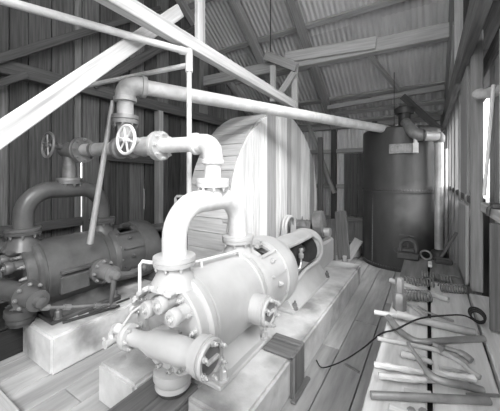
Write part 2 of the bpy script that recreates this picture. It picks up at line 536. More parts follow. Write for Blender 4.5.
lone(timber('gusset_block', (-2.46, 4.41, 3.84), (-1.86, 4.41, 3.50), .06, .15, 'roof_wood', up=(1, 0, 1)), 'dark slanting timber above the truss strut under the hanging rod', 'brace')
o = MB().tube([(-2.37, 4.44, 3.78), (-2.37, 4.44, roof_z(4.44) - .05)], .011, 8).build('hanging_rod', 'iron'); tag(o, 'thin dark iron rod hanging from the roof to the truss', 'rod')
lone(timber('lower_cross_beam', (-1.95, 6.42, 3.24), (.26, 6.42, 3.34), .09, .10, 'grey_wood'), 'slender grey beam crossing above the tank', 'beam')
lone(timber('roof_strut', (-.95, 5.45, 3.95), (-.50, 6.35, 3.40), .07, .07, 'grey_wood'), 'short slanting strut under the roof iron above the tank', 'brace')
lone(timber('tank_strut', (-.42, 6.30, 3.25), (.22, 6.20, 2.48), .08, .12, 'frame_wood'), 'dark slanting timber above the right edge of the tank', 'brace')

# ============================================================ wheel housing
HX0, HX1, HY, HZ, HR = -2.62, -1.95, 4.15, 1.18, 1.50
ho = thing('flywheel_housing', ((HX0 + HX1) / 2, HY, 0), 'tall arch-topped wooden flywheel housing of upright boards', 'housing')
def arch_z(y): return HZ + sqrt(max(HR ** 2 - (y - HY) ** 2, 0)) if abs(y - HY) < HR else HZ
ys = [HY - HR]
tones = []
while ys[-1] < HY + HR - .05:
    ys.append(min(ys[-1] + random.choice((.16, .2, .24, .28)), HY + HR))
if ys[-1] < HY + HR: ys.append(HY + HR)
for fx, sgn in ((HX1, 1), (HX0, -1)):
    for i, (a, b) in enumerate(zip(ys, ys[1:])):
        pts = [(a + .003, 0), (b - .003, 0)]
        top = [(b - .003 - (b - a - .006) * t / 4, arch_z(b - .003 - (b - a - .006) * t / 4) - .012) for t in range(5)]
        dx = random.uniform(0, .014)
        b_ = MB().prism(pts + top, 0, fx - sgn * .025, fx + sgn * dx)
        bo = b_.build('face_board', 'housing_wood', ho)
        # grain upright: use a material with vertical stretch
        bo.data.materials[0] = M.setdefault('housing_face', mat('housing_face_boards', .42, .70, .85, 0, 3, (14, 14, .6), .52, .3))
for i in range(24):          # lagging boards bent round the rim
    a0 = pi * i / 24; a1 = pi * (i + 1) / 24
    P = []
    for rr in (HR - .012, HR + .012):
        for aa in (a0 + .003, a1 - .003):
            P.append((HY - rr * cos(aa), HZ + rr * sin(aa)))
    MB().prism([P[0], P[1], P[3], P[2]], 0, HX0 + .01, HX1 - .03).build('rim_board', 'rim_wood', ho)
for yy in (HY - HR, HY + HR):
    zz = 0
    while zz < HZ - .01:
        z2 = min(zz + .2, HZ)
        MB().box((HX0 + .01, yy - .012, zz + .003), (HX1 - .03, yy + .012, z2 - .003)).build('rim_board', 'rim_wood', ho)
        zz = z2
lone(timber('batten_strip', (-1.925, 3.93, .0), (-1.925, 3.93, 2.62), .06, .02, 'new_wood', up=(1, 0, 0)), 'narrow pale batten nailed upright on the housing face', 'batten')
lone(timber('leaning_post', (-1.93, 5.86, 0), (-1.93, 5.86, 2.5), .10, .10, 'frame_wood', up=(1, 0, 0)), 'dark upright post standing just beyond the wheel housing', 'post')

# ============================================================ foundations
def slab(name, poly, z, label, cat='foundation', bev=.02):
    return tag(MB().prism(poly, 2, 0, z).build(name, 'concrete', bevel=bev), label, cat)
slab('machine_foundation', [(-2.10, 1.18), (-1.66, 1.18), (-1.66, 1.44), (-1.30, 1.44), (-1.30, 1.30), (-.89, 1.30), (-.89, 4.70), (-1.90, 4.70), (-1.90, 2.45), (-2.10, 2.45)], .29,
     'long pale concrete foundation under the near machine')
slab('machine_foundation', [(-3.26, 1.11), (-2.67, 1.11), (-2.67, 4.4), (-3.75, 4.4), (-3.75, 1.4), (-3.26, 1.4)], .33,
     'stained concrete foundation under the dark far machine')
cs = thing('timber_casing', (-.97, 2.08, 0), 'dark plank casing wrapped round a joint in the near foundation', 'casing')
timber('side_board', (-.872, 2.085, 0), (-.872, 2.085, .325), .23, .03, 'box_wood', cs, up=(1, 0, 0))
timber('top_board', (-1.12, 2.045, .308), (-.86, 2.045, .308), .15, .03, 'box_wood', cs)
timber('top_board', (-1.12, 2.165, .312), (-.86, 2.165, .312), .07, .038, 'box_wood', cs)
timber('edge_strip', (-.852, 1.965, .02), (-.852, 1.965, .32), .02, .02, 'box_wood', cs, up=(1, 0, 0))
timber('floor_strip', (-.845, 1.93, .012), (-.845, 2.25, .012), .04, .022, 'box_wood', cs)

def pit_box(x0, x1, y0, y1, z, label, m='box_wood'):
    t = thing('pit_cover', ((x0 + x1) / 2, (y0 + y1) / 2, 0), label, 'wooden box')
    n = 2
    for i in range(n):
        a = x0 + (x1 - x0) * i / n; b = x0 + (x1 - x0) * (i + 1) / n
        timber('lid_board', ((a + b) / 2, y0, z - .015), ((a + b) / 2, y1, z - .015), b - a - .006, .03, m, t)
    for xx in (x0 + .015, x1 - .015):
        timber('side_board', (xx, y0, (z - .035) / 2), (xx, y1, (z - .035) / 2), .03, z - .04, m, t)
    timber('end_board', (x0 + .03, y0 + .015, (z - .035) / 2), (x1 - .03, y0 + .015, (z - .035) / 2), .03, z - .04, m, t)
pit_box(-1.655, -1.305, .70, 1.43, .27, 'dark wooden pit cover below the near machine outlet')
pit_box(-3.95, -3.29, .83, 1.36, .30, 'black oily wooden pit cover in front of the far machine', 'pit_wood')

# ============================================================ the two machines
def machine(ox, oy, oz, found, P, B, label, near):
    """Axis along y, front face at y=0; local x across; axis height .72"""
    root = thing('air_compressor', (ox, oy, found), label, 'compressor')
    O = (ox, oy, oz)
    A = .70
    def W(x, y, z): return Vector((ox + x, oy + y, oz + z))
    mb = lambda: MB(O)
    YA = (0, 1, 0)
    fz = found - oz
    # barrel with its raised rings
    barrel = mb().lathe((0, .0, A), YA, [(.10, .322), (.145, .322), (.15, .335), (.17, .335), (.175, .322), (.72, .322), (.725, .335), (.75, .335), (.755, .318), (.80, .318)], 48).build('barrel', P, root)
    # front head: stepped flange, scalloped hood over the plugs, deep face
    head = mb().lathe((0, 0, A), YA, [(.03, .20), (0, .215), (0, .296), (.010, .306), (.075, .306), (.08, .325), (.09, .335), (.12, .335), (.125, .31)], 48).build('head_flange', P, root)
    bolt_ring(head, W(0, 0, A), (0, -1, 0), .262, 16, .0165, .045, B, .5)
    mb().lathe((0, 0, A), YA, [(.075, .0), (.075, .14), (.02, .21)], 32).build('head_face', P, root)
    hood = mb()
    for i in range(7):
        a0 = radians(64 + i * 106 / 7) + .01; a1 = radians(64 + (i + 1) * 106 / 7) - .01
        vs = []
        K = 5
        for q in range(K + 1):
            aa = a0 + (a1 - a0) * q / K
            dep = -.085 + .020 * abs(2 * q / K - 1) ** 2
            for rr, yy in ((.262, 0), (.262, dep), (.275, dep - .008), (.292, dep), (.304, 0)):
                vs.append((rr * cos(aa), yy, A + rr * sin(aa)))
        fs = [(q * 5 + j, q * 5 + (j + 1) % 5, (q + 1) * 5 + (j + 1) % 5, (q + 1) * 5 + j) for q in range(K) for j in range(5)]
        fs += [(0, 1, 2, 3, 4), tuple(K * 5 + j for j in range(5))]
        hood.add(vs, fs)
    hood.build('hood', P, root)
    for (px, pz) in ((-.06, .145), (.06, .20), (.175, .155)):
        pl = mb().lathe((px, .10, A + pz), (0, -1, 0), [(0, .050), (.165, .046), (.175, .053), (.215, .053), (.225, .046), (.225, 0)], 20).build('valve_plug', P, root)
        bolt(pl, W(px, -.125, A + pz), (0, -1, 0), .022, .022, B, 'plug_nut')
    # cross cylinder of the front valve
    C0, C1 = Vector((-.19, -.13, A - .055)), Vector((.40, -.07, A - .02))
    cd = (C1 - C0).normalized(); cl = (C1 - C0).length
    cz = A - .055
    mb().lathe(C0, cd, [(0, .050), (.12, .052), (.17, .066), (.21, .078), (cl - .16, .080), (cl - .10, .07), (cl, .07)], 28).build('valve_chest', P, root)
    lf = mb().lathe(C0 - cd * .01, cd, [(-.028, .05), (-.024, .080), (-.002, .084), (.002, .078), (.006, .084), (.024, .080), (.028, .06)], 26).build('chest_flange', P, root)
    bolt_ring(lf, C0 + Vector(O) + cd * .016, cd, .068, 6, .011, .025, B)
    # web joining chest and face
    mb().prism([(A - .10, -.06), (A - .10, .12), (A + .0, .12), (A + .0, -.06)], 1, .09, -.10).build('chest_web', P, root)
    def cover(x, y, z, s=1, R=.110):
        c = mb().lathe((x, y, z), (s, 0, 0), [(-.055, R * .95), (-.02, R * .95), (-.018, R * 1.02), (.01, R * 1.02), (.012, R * .93), (.03, R), (.045, R * .95), (.045, R * .78), (.030, R * .74), (.030, 0)], 30).build('valve_cover', P, root)
        MB(O).lathe((x + s * .026, y, z), (s, 0, 0), [(0, R * .72), (.008, R * .70), (.009, 0)], 24).build('cover_disc', 'iron_mid', c)
        bolt_ring(c, W(x + s * .045, y, z), (s, 0, 0), R * .84, 6, .0145, .035, B, .5)
        MB(O).box((min(x + s * .035, x + s * .06), y - .05, z - .006), (max(x + s * .035, x + s * .06), y + .05, z + .012), .003).build('cover_bar', P, c)
        return c
    for yy in (.60,):
        mb().cyl((.20, yy, A - .03), (.40, yy, A - .03), .112, .112, 28).build('valve_boss', P, root)
    if near:
        cover(.40, -.065, A - .02); cover(.41, .60, A - .03)
    else:
        for yy, zz in ((-.03, A - .055), (.60, A - .03)):
            c = mb().lathe((.39, yy, zz), (1, 0, 0), [(-.03, .118), (.02, .122), (.025, .09), (.05, .075), (.14, .07), (.15, .082), (.185, .082), (.19, .045), (.25, .04), (.26, .0)], 26).build('valve_bonnet', P, root)
            bolt_ring(c, W(.415, yy, zz), (1, 0, 0), .102, 8, .012, .03, B)
            # rocker arm hung on the bonnet
            if yy > .2:
                ar = mb().tube([(.60, yy, zz), (.61, yy - .03, zz - .17), (.61, yy - .05, zz - .28)], [.028, .022, .02], 10).build('rocker_arm', P, root)
                ar2 = mb().tube([(.60, yy, zz), (.62, yy + .14, zz - .03), (.60, yy + .36, zz - .02)], [.035, .03, .026], 10).build('rocker_arm', P, root)
                mb().lathe((.55, yy + .36, zz - .02), (1, 0, 0), [(0, .035), (.02, .05), (.05, .05), (.06, .035), (.12, .03)], 16).build('pivot_pin', P, root)
                mb().lathe((.60, yy + .30, zz - .02), (0, 1, 0), [(0, .03), (.02, .05), (.08, .05), (.1, .04), (.16, .038), (.17, .05), (.21, .05)], 14).build('dash_pot', P, root)
        rd = mb().tube([(.61, -.03, A - .10), (.61, .25, A - .20), (.61, .56, A - .30)], .012, 8).build('link_rod', B, root)
        for yy, zz in ((-.02, A - .10), (.14, A - .16), (.40, A - .25), (.55, A - .30)):
            mb().cyl((.61, yy, zz), (.61, yy + .05, zz - .02), .024, .024, 8).build('rod_nut', B, root)
    # small trip gear hanging off the left end
    tg = mb()
    tg.tube([(-.20, -.13, cz), (-.26, -.135, cz + .012), (-.305, -.15, cz + .035), (-.33, -.15, cz + .03)], [.03, .03, .036, .03], 10)
    tg.cyl((-.32, -.23, cz - .045), (-.32, -.16, cz - .045), .028, .022, 12)
    tg.tube([(-.32, -.16, cz + .03), (-.34, -.17, cz - .01), (-.32, -.18, cz - .045)], .022, 8)
    tg.tube([(-.32, -.20, cz - .045), (-.375, -.205, cz - .03)], .009, 8)
    tg.tube([(-.28, -.14, cz + .03), (-.25, -.08, cz + .12), (-.23, -.02, cz + .15)], .010, 8)
    tg.build('trip_gear', P, root)
    # outlet below the face
    mb().lathe((.01, .05, A - .27), (0, 0, -1), [(0, .10), (.01, .128), (.06, .130), (.085, .118), (.09, .105)], 28).build('outlet_bowl', P, root)
    ofl = mb().lathe((.01, .05, A - .355), (0, 0, -1), [(0, .105), (.004, .116), (.035, .118), (.04, .10)], 28).build('outlet_flange', P, root)
    mb().cyl((.01, .05, A - .38), (.01, .05, .275), .10, .10, 24).build('outlet_pipe', 'iron', root)
    # pedestal foot
    ft = mb()
    n = 8; prof = []
    for i in range(n + 1):
        t = i / n
        prof.append((.17 + .10 * t ** 1.8, A - .22 - (A - .22 - fz - .03) * t))
    poly = [(z, x) for x, z in prof] + [(z, -x) for x, z in reversed(prof)]
    ft.prism(poly, 1, .20, .84)
    pd = ft.build('pedestal', P, root)
    mb().box((-.315, .17, fz), (.315, .86, fz + .035), .008).build('foot_plate', P, root)
    for yy in (.235, .80):
        for xx in (-.288, .288):
            bolt(pd, W(xx, yy, fz + .035), (0, 0, 1), .027, .09, B, 'anchor_bolt')
    # saddle necks and top flanges
    for yy in (.07, .82):
        mb().lathe((0, yy, A + .26), (0, 0, 1), [(0, .165), (.05, .135), (.10, .11), (.155, .104)], 28).build('neck', P, root)
        nf = mb().lathe((0, yy, A + .395), (0, 0, 1), [(0, .11), (.004, .138), (.030, .142), (.032, .137), (.036, .142), (.062, .140), (.066, .09)], 30).build('neck_flange', P, root)
        bolt_ring(nf, W(0, yy, A + .40), (0, 0, -1), .122, 8, .012, .03, B, .5)
    # the two-legged pipe over the cylinder
    zt, r = .80 + A, .083
    Rb = .235
    pts = [W(0, .07, A + .455) - Vector(O), W(0, .07, zt - Rb) - Vector(O)]
    pts += arc((0, .07 + Rb, zt - Rb), Rb, pi, pi / 2, (0, 1, 0), (0, 0, 1), 12)[1:]
    pts += [Vector((0, .445, zt))]
    pts += arc((0, .82 - Rb, zt - Rb), Rb, pi / 2, 0, (0, 1, 0), (0, 0, 1), 12)
    pts += [Vector((0, .82, A + .455))]
    up = mb().tube(pts, r, 22).build('arch_pipe', 'pipe' if near else P, root)
    mb().lathe((0, .47, zt + .03), (0, 0, 1), [(0, .088), (.06, .076), (.085, .07)], 22).build('tee_neck', 'pipe' if near else P, up)
    # distance piece with slots and ribs
    dp = mb().lathe((0, 0, A), YA, [(.80, .325), (.83, .335), (.86, .335), (.865, .322)], 44).build('rear_flange', P, root)
    bolt_ring(dp, W(0, .87, A), (0, 1, 0), .31, 14, .014, .03, B)
    # cage: upright bars round openings
    cage = mb()
    aa, uu, vv = frame(YA)
    def ang_of(deg):      # degrees above +x
        d = Vector((cos(radians(deg)), 0, sin(radians(deg))))
        return math.atan2(d.dot(vv), d.dot(uu))
    def sector(m_, d0, d1, prof_, n=12):
        A0, A1 = ang_of(d0), ang_of(d0 + 1)
        sg = 1 if (A1 - A0 + 3 * pi) % (2 * pi) - pi > 0 else -1
        m_.lathe((0, 0, A), YA, prof_, n, A0, A0 + sg * radians(d1 - d0))
    shell = [(.86, .322), (1.18, .338), (1.18, .31), (.86, .295), (.86, .322)]
    for d0, d1 in ((-100, 57), (75, 105), (123, 260)):
        sector(cage, d0, d1, shell, 20)
    for e0, e1 in ((.86, .93), (1.12, 1.18)):
        for d0 in (57, 105):
            sector(cage, d0, d0 + 18, [(e0, .326), (e1, .334), (e1, .30), (e0, .30), (e0, .326)], 4)
    for d0 in (52, 80, 20, -15):
        sector(cage, d0 - 1.5, d0 + 1.5, [(.90, .32), (.90, .352), (1.14, .36), (1.14, .33)], 2)
    cage.build('distance_piece', P, root)
    mb().cyl((0, .85, A), (0, 1.2, A), .24, .24, 24).build('stuffing_box', 'iron', root)
    for ang in (75, 40, 5, -25, 110):
        x_, z_ = .335 * sin(radians(90 - ang)), .335 * sin(radians(ang))
        bolt(root, W(x_, 1.0, A + z_), (cos(radians(ang)), 0, sin(radians(ang))), .020, .035, P, 'stud_boss')
    rg = mb().lathe((0, 0, A), YA, [(1.16, .33), (1.17, .352), (1.29, .362), (1.34, .362), (1.40, .345), (1.42, .31), (1.42, .12)], 48).build('frame_ring', P, root)
    # crosshead frame: arched top and bottom with an opening on each side
    tp = mb()
    a_open0, a_open1 = -28, 50
    prof = [(1.38, .30), (1.60, .27), (2.25, .25), (2.42, .245)]
    inn = [(t, r_ - .035) for t, r_ in reversed(prof)]
    sector(tp, 50, 335, prof + inn + [prof[0]], 32)
    tp.lathe((0, 0, A), YA, [(2.36, .246), (2.46, .262), (2.56, .24), (2.60, .14), (2.60, .0)], 32)
    tp.build('crosshead_frame', P, root)
    ln_ = mb()  # dark sheet added in place of the shade inside the opening
    sector(ln_, 54, 330, [(1.43, .262), (1.60, .232), (2.25, .212), (2.40, .205)], 32)
    ln_.lathe((0, 0, A), YA, [(2.345, .215), (2.35, .21), (2.352, 0)], 28)
    ln_.build('frame_shade', 'iron', root)
    # bright rim round the side opening
    for s in (1,):
        rim = []
        top = [(1.42 + (2.28 - 1.42) * i / 10, 52) for i in range(11)]
        end = [(2.28 + .12 * sin(radians(q)), 12 + 40 * cos(radians(q))) for q in range(15, 181, 15)]
        bot = [(2.28 - (2.28 - 1.42) * i / 10, -28) for i in range(11)]
        for t, d in top + end + bot:
            rr = .305 - .045 * min(max((t - 1.38) / .5, 0), 1)
            rim.append(Vector((s * rr * cos(radians(d)), t, A + rr * sin(radians(d)))))
        mb().tube(rim, .024, 10).build('opening_rim', P, root)
    mb().cyl((0, 1.35, A), (0, 2.4, A), .05, .05, 14).build('piston_rod', 'iron_mid', root)
    mb().box((-.10, 1.85, A - .14), (.10, 2.12, A + .14), .02).build('crosshead', 'iron', root)
    oc = mb()
    oc.lathe((.17, 1.90, A - .04), (0, 0, 1), [(0, .012), (.05, .012), (.052, .03), (.10, .032), (.105, .018), (.13, .018), (.135, .028), (.16, .028), (.17, .01)], 12)
    oc.tube([(.17, 1.90, A - .04), (.17, 1.86, A - .10), (.13, 1.80, A - .12)], .012, 8)
    oc.build('oil_cup', 'steel', root)
    # frame foot
    ft2 = mb()
    prof = []
    for i in range(9):
        t = i / 8
        prof.append((.19 + .12 * t ** 1.7, A - .17 - (A - .17 - fz - .03) * t))
    ft2.prism([(z, x) for x, z in prof] + [(z, -x) for x, z in reversed(prof)], 1, 1.38, 2.52)
    f2 = ft2.build('frame_foot', P, root)
    mb().box((-.32, 1.36, fz), (.32, 2.55, fz + .035), .008).build('foot_plate', P, root)
    for yy in (1.42, 2.5):
        for xx in (-.297, .297):
            bolt(f2, W(xx, yy, fz + .035), (0, 0, 1), .026, .075, 'iron_mid', 'anchor_bolt')
    # crank end: slide, bearing block with cap, crank disc and strap
    mb().box((-.14, 2.50, fz), (.14, 3.40, A - .02), .03).build('crank_bed', P, root)
    bd = mb().box((-.42, 2.95, fz), (-.10, 3.32, A + .10), .02).build('bearing_block', 'iron_mid', root)
    cap = mb().prism([(2.98, A + .10), (3.29, A + .10), (3.29, A + .18), (3.22, A + .25), (3.05, A + .25), (2.98, A + .18)], 0, -.42, -.12).build('bearing_cap', 'iron_mid', root)
    for xx in (-.36, -.18):
        for yy in (3.01, 3.26):
            bolt(cap, W(xx, yy, A + .17), (0, 0, 1), .022, .11, 'iron_mid', 'cap_bolt')
    mb().cyl((-.52, 3.135, A + .10), (.16, 3.135, A + .10), .07, .07, 18).build('crank_shaft', 'steel', root)
    mb().lathe((-.09, 3.135, A + .21), (1, .1, .12), [(0, .0), (0, .195), (.01, .21), (.13, .21), (.14, .195), (.14, 0)], 36).build('crank_disc', 'iron_mid', root)
    mb().box((-.06, 3.02, fz), (.04, 3.25, A + .05), .02).build('crank_stand', 'iron_mid', root)
    st = mb()
    st.tube(arc((-.40, 2.75, A + .19), .17, 0, pi, (0, 1, 0), (0, 0, 1), 14), .022, 8)
    st.tube(arc((-.35, 2.75, A + .19), .17, 0, pi, (0, 1, 0), (0, 0, 1), 14), .022, 8)
    st.box((-.42, 2.56, fz), (-.33, 2.60, A + .20), .01)
    st.box((-.42, 2.90, fz), (-.33, 2.94, A + .20), .01)
    st.build('eccentric_strap', P, root)
    if near:
        # lubricator pipe over the barrel and drip line at the front
        lp = mb()
        lp.tube([(-.20, .06, A + .36), (.03, .27, A + .37), (.10, .70, A + .36)], .010, 8)
        lp.tube([(.03, .30, A + .37), (.03, .31, A + .29)], .013, 8)
        lp.tube([(.10, .70, A + .36), (.11, .71, A + .29)], .013, 8)
        lp.build('oil_line', 'white', root)
        dl = mb()
        dl.tube([(-.17, .07, A + .375), (-.27, .02, A + .385), (-.285, .01, A + .36), (-.285, .01, A + .16)], .013, 8)
        dl.build('drip_line', 'white', root)
    else:
        mb().box((.30, .24, A + .03), (.36, .56, A + .06), .005).build('side_lug', P, root)
        mb().box((.29, .24, A - .16), (.35, .50, A + .0), .01).build('side_pad', P, root)
    return root

machine(-1.45, 1.27, 0.0, .29, 'paint', 'steel', 'pale grey near compressor with bolted round face and arched pipe', True)
machine(-3.20, 1.03, .05, .33, 'paint_shaded', 'iron_mid', 'far compressor against the board wall, its paint darkened for shade', False)

# ============================================================ pipework overhead
pw = thing('header_pipe', (-2.3, 1.6, 1.95), 'pale branched pipe with two valves linking both compressors to the tank pipe', 'pipe')
RX, RYY, LX, LY, PZ = -1.45, 1.742, -3.20, 1.50, 1.955
hdir = Vector((RX - LX, RYY - LY, 0)).normalized()
def hp(x): return Vector((x, RYY + (x - RX) * hdir.y / hdir.x, PZ))
# near riser
rf = MB().lathe((RX, RYY, 1.60), (0, 0, 1), [(0, .07), (.005, .128), (.035, .130), (.037, .124), (.041, .130), (.072, .128), (.076, .07)], 30).build('riser_flange', 'pipe', pw)
bolt_ring(rf, (RX, RYY, 1.605), (0, 0, -1), .11, 8, .012, .03, 'steel')
MB().cyl((RX, RYY, 1.67), (RX, RYY, PZ - .11), .066, .066, 22).build('riser', 'pipe', pw)
e = MB()
e.tube([(RX, RYY, PZ - .15), (RX, RYY, PZ - .10)] + arc((RX - .10, RYY, PZ - .10), .10, 0, pi / 2, (1, 0, 0), (0, 0, 1), 8)[1:] + [hp(RX - .16)], .080, 22)
e.lathe((RX, RYY, PZ - .17), (0, 0, 1), [(0, .07), (.005, .09), (.035, .09), (.04, .08)], 22)
e.lathe(hp(RX - .14), -hdir, [(0, .08), (.005, .09), (.035, .09), (.04, .07)], 22)
e.build('elbow', 'pipe', pw)
MB().tube([hp(RX - .15), hp(-1.96)], .064, 20).build('header', 'pipe', pw)
fl = MB().lathe(hp(-1.99), hdir, [(-.035, .07), (-.033, .128), (-.005, .130), (.0, .122), (.006, .130), (.034, .128), (.036, .07)], 28).build('valve_flange', 'pipe_grey', pw)
bolt_ring(fl, hp(-2.02), -hdir, .108, 8, .012, .03, 'steel')
bolt_ring(fl, hp(-1.955), hdir, .108, 8, .012, .03, 'steel')
vb = MB()
vb.lathe(hp(-2.04), -hdir, [(0, .06), (.05, .075), (.12, .09), (.19, .075), (.24, .06)], 22)
vb.build('valve_body', 'pipe_grey', pw)
def handwheel(c, hub, m_w, m_s, R=.112):
    """wheel facing -y at c, its stem running back to hub"""
    st = MB()
    d = (Vector(hub) - Vector(c))
    st.cyl(c, hub, .014, .014, 10)
    st.lathe(Vector(c) + d * .35, d, [(0, .02), (.01, .035), (.05, .035), (.06, .024), (d.length * .4, .03), (d.length * .65, .055)], 14)
    s_ = st.build('valve_stem', m_s, pw)
    w = MB()
    w.torus(c, d, R, .0135, 30, 8)
    a, u, v = frame(d)
    for i in range(6):
        th = 2 * pi * i / 6 + .25
        w.tube([Vector(c) + (u * cos(th) + v * sin(th)) * .02, Vector(c) + (u * cos(th) + v * sin(th)) * R], .0085, 6)
    w.lathe(Vector(c) - d.normalized() * .018, d, [(0, .022), (.036, .026)], 12)
    w.build('handwheel', m_w, pw)
handwheel((-2.165, 1.46, 2.0), (-2.165, 1.66, 1.995), 'white', 'pipe_grey', .120)
handwheel((-3.20, 1.30, 2.00), (-3.20, 1.50, 1.985), 'iron_mid', 'iron_mid', .122)
# tee below the tall pipe
TX = -2.40
tp = hp(TX)
MB().lathe(hp(TX + .12), -hdir, [(0, .07), (.005, .10), (.05, .105), (.055, .085), (.17, .085), (.175, .105), (.22, .10), (.225, .07)], 24).build('tee', 'iron_mid', pw)
MB().cyl(tp, (tp.x, tp.y, 2.19), .068, .068, 20).build('tee_branch', 'pipe_grey', pw)
t2 = MB().lathe((tp.x, tp.y, 2.17), (0, 0, 1), [(0, .07), (.005, .118), (.04, .120), (.043, .112), (.05, .120), (.085, .118), (.09, .07)], 28).build('column_flange', 'iron_mid', pw)
bolt_ring(t2, (tp.x, tp.y, 2.175), (0, 0, -1), .10, 8, .012, .03, 'iron_mid')
MB().cyl((tp.x, tp.y, 2.25), (tp.x, tp.y, 2.45), .074, .074, 22).build('column_pipe', 'pipe_grey', pw)
LP1 = Vector((-.60, 5.92, 2.545))
ez = 2.552
ld = Vector((LP1.x - tp.x, LP1.y - tp.y, 0)).normalized()
e = MB()
e.tube([(tp.x, tp.y, ez - .14), (tp.x, tp.y, ez - .11)] + [Vector((tp.x, tp.y, ez - .11)) + ld * (.11 * (1 - cos(q * pi / 16))) + Vector((0, 0, .11 * sin(q * pi / 16))) for q in range(1, 9)] + [Vector((tp.x, tp.y, ez)) + ld * .17], .092, 24)
e.lathe((tp.x, tp.y, ez - .17), (0, 0, 1), [(0, .08), (.005, .102), (.04, .102), (.045, .09)], 24)
e.lathe(Vector((tp.x, tp.y, ez)) + ld * .14, ld, [(0, .09), (.005, .104), (.045, .104), (.05, .08)], 24)
e.build('elbow', 'pipe_grey', pw)
MB().tube([Vector((tp.x, tp.y, ez)) + ld * .15, LP1], .074, 24).build('long_pipe', 'pipe', pw)
MB().torus(LP1 - ld * .02, ld, .080, .012, 24, 8).build('pipe_collar', 'pipe', pw)
# far side of the header
MB().tube([hp(TX - .10), hp(-2.98)], .064, 20).build('header', 'pipe_grey', pw)
MB().lathe(hp(-2.84), hdir, [(0, .066), (.005, .078), (.05, .078), (.055, .066)], 20).build('coupling', 'iron_mid', pw)
fl = MB().lathe(hp(-3.0), hdir, [(-.035, .07), (-.033, .128), (-.005, .130), (.0, .122), (.006, .130), (.034, .128), (.036, .07)], 28).build('valve_flange', 'iron_mid', pw)
bolt_ring(fl, hp(-2.965), hdir, .108, 8, .012, .03, 'iron_mid')
vb = MB()
vb.lathe(hp(-3.03), -hdir, [(0, .06), (.06, .075), (.17, .09), (.26, .07), (.28, .0)], 22)
vb.cyl((LX, LY, 1.76), (LX, LY, 1.97), .062, .066, 18)
vb.build('valve_body', 'iron_mid', pw)
MB().cyl((LX, LY, 1.66), (LX, LY, 1.80), .066, .066, 18).build('riser', 'iron_mid', pw)
rf = MB().lathe((LX, LY, 1.605), (0, 0, 1), [(0, .07), (.005, .118), (.03, .120), (.033, .112), (.037, .120), (.064, .118), (.068, .07)], 28).build('riser_flange', 'iron_mid', pw)
bolt_ring(rf, (LX, LY, 1.61), (0, 0, -1), .10, 8, .012, .03, 'iron_mid')

# thin water pipes
tpz = thing('water_pipe', (-1.863, 1.9, 1.5), 'thin pale upright pipe with two overhead branches in front of the tank pipe', 'pipe')
MB().tube([(-1.863, 1.90, 1.42), (-1.863, 1.90, 2.80)], .024, 12).build('upright', 'pipe', tpz)
MB().tube([(-1.863, 1.90, 2.83), (-2.364, .686, 2.845), (-2.75, -.25, 2.86)], .030, 12).build('upper_branch', 'pipe', tpz)
MB().tube([(-1.863, 1.90, 2.715), (-3.25, 1.68, 2.695)], .024, 12).build('lower_branch', 'pipe', tpz)
tf = MB()
tf.cyl((-1.863, 1.90, 2.65), (-1.863, 1.90, 2.86), .034, .034, 14)
tf.lathe((-1.863, 1.90, 2.83), (-.381, -.924, 0), [(0, .03), (.07, .036), (.09, .036)], 12)
tf.build('pipe_tee', 'pipe', tpz)
MB().tube([(-1.863, 1.90, 1.50), (-2.0, 1.88, 1.50), (-2.02, 1.88, 1.48), (-2.02, 1.88, 1.25)], .014, 10).build('tap_branch', 'galv', tpz)
dr = thing('drain_cock', (-1.56, 2.32, 1.0), 'small tap on a thin curved tube behind the near arched pipe', 'tap')
MB().tube([(-1.80, 2.35, .55), (-1.78, 2.35, .95), (-1.74, 2.35, 1.3)], .013, 8).build('tube', 'steel', dr)
MB().tube([(-1.80, 2.33, 1.22), (-1.68, 2.33, 1.22)], .022, 8).build('tap_body', 'steel', dr)

pr = MB().tube([(-2.80, 1.50, 1.03), (-2.50, 1.55, 2.40)], [.030, .020], 12).build('prop_rod', 'galv')
tag(pr, 'long slanting pale rod from the far machine up to the valve column', 'rod')

# ============================================================ tank
tk = thing('air_tank', (-.465, 6.25, 0), 'tall dark riveted iron air tank at the end of the shed', 'tank')
TC = Vector((-.465, 6.25, 0))
def tr(z): return .690 - .010 * z
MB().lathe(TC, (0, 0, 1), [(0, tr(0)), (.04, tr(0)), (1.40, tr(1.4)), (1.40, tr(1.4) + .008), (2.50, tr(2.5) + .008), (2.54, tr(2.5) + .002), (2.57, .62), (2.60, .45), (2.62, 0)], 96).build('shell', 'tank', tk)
rv = MB()
def rivet(p, n):
    a, u, v = frame(n)
    rv.lathe(p, n, [(0, .017), (.009, .014), (.014, .0)], 6)
for k in range(90):
    th = 2 * pi * k / 90
    n = Vector((cos(th), sin(th), 0))
    for z in (1.43, .06):
        rivet(TC + n * (tr(z) + .006) + Vector((0, 0, z)), n)
for k in range(44):
    n = Vector((cos(radians(-128)), sin(radians(-128)), 0))
    z = .1 + k * .03
    rivet(TC + n * tr(z) + Vector((0, 0, z)), n)
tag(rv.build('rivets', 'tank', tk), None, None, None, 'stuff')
MB().lathe((-.465, 6.25, 1.37), (0, 0, 1), [(0, tr(1.37)), (0, tr(1.37) + .012), (.028, tr(1.37) + .012), (.03, tr(1.4))], 96).build('seam_band', 'tank', tk)
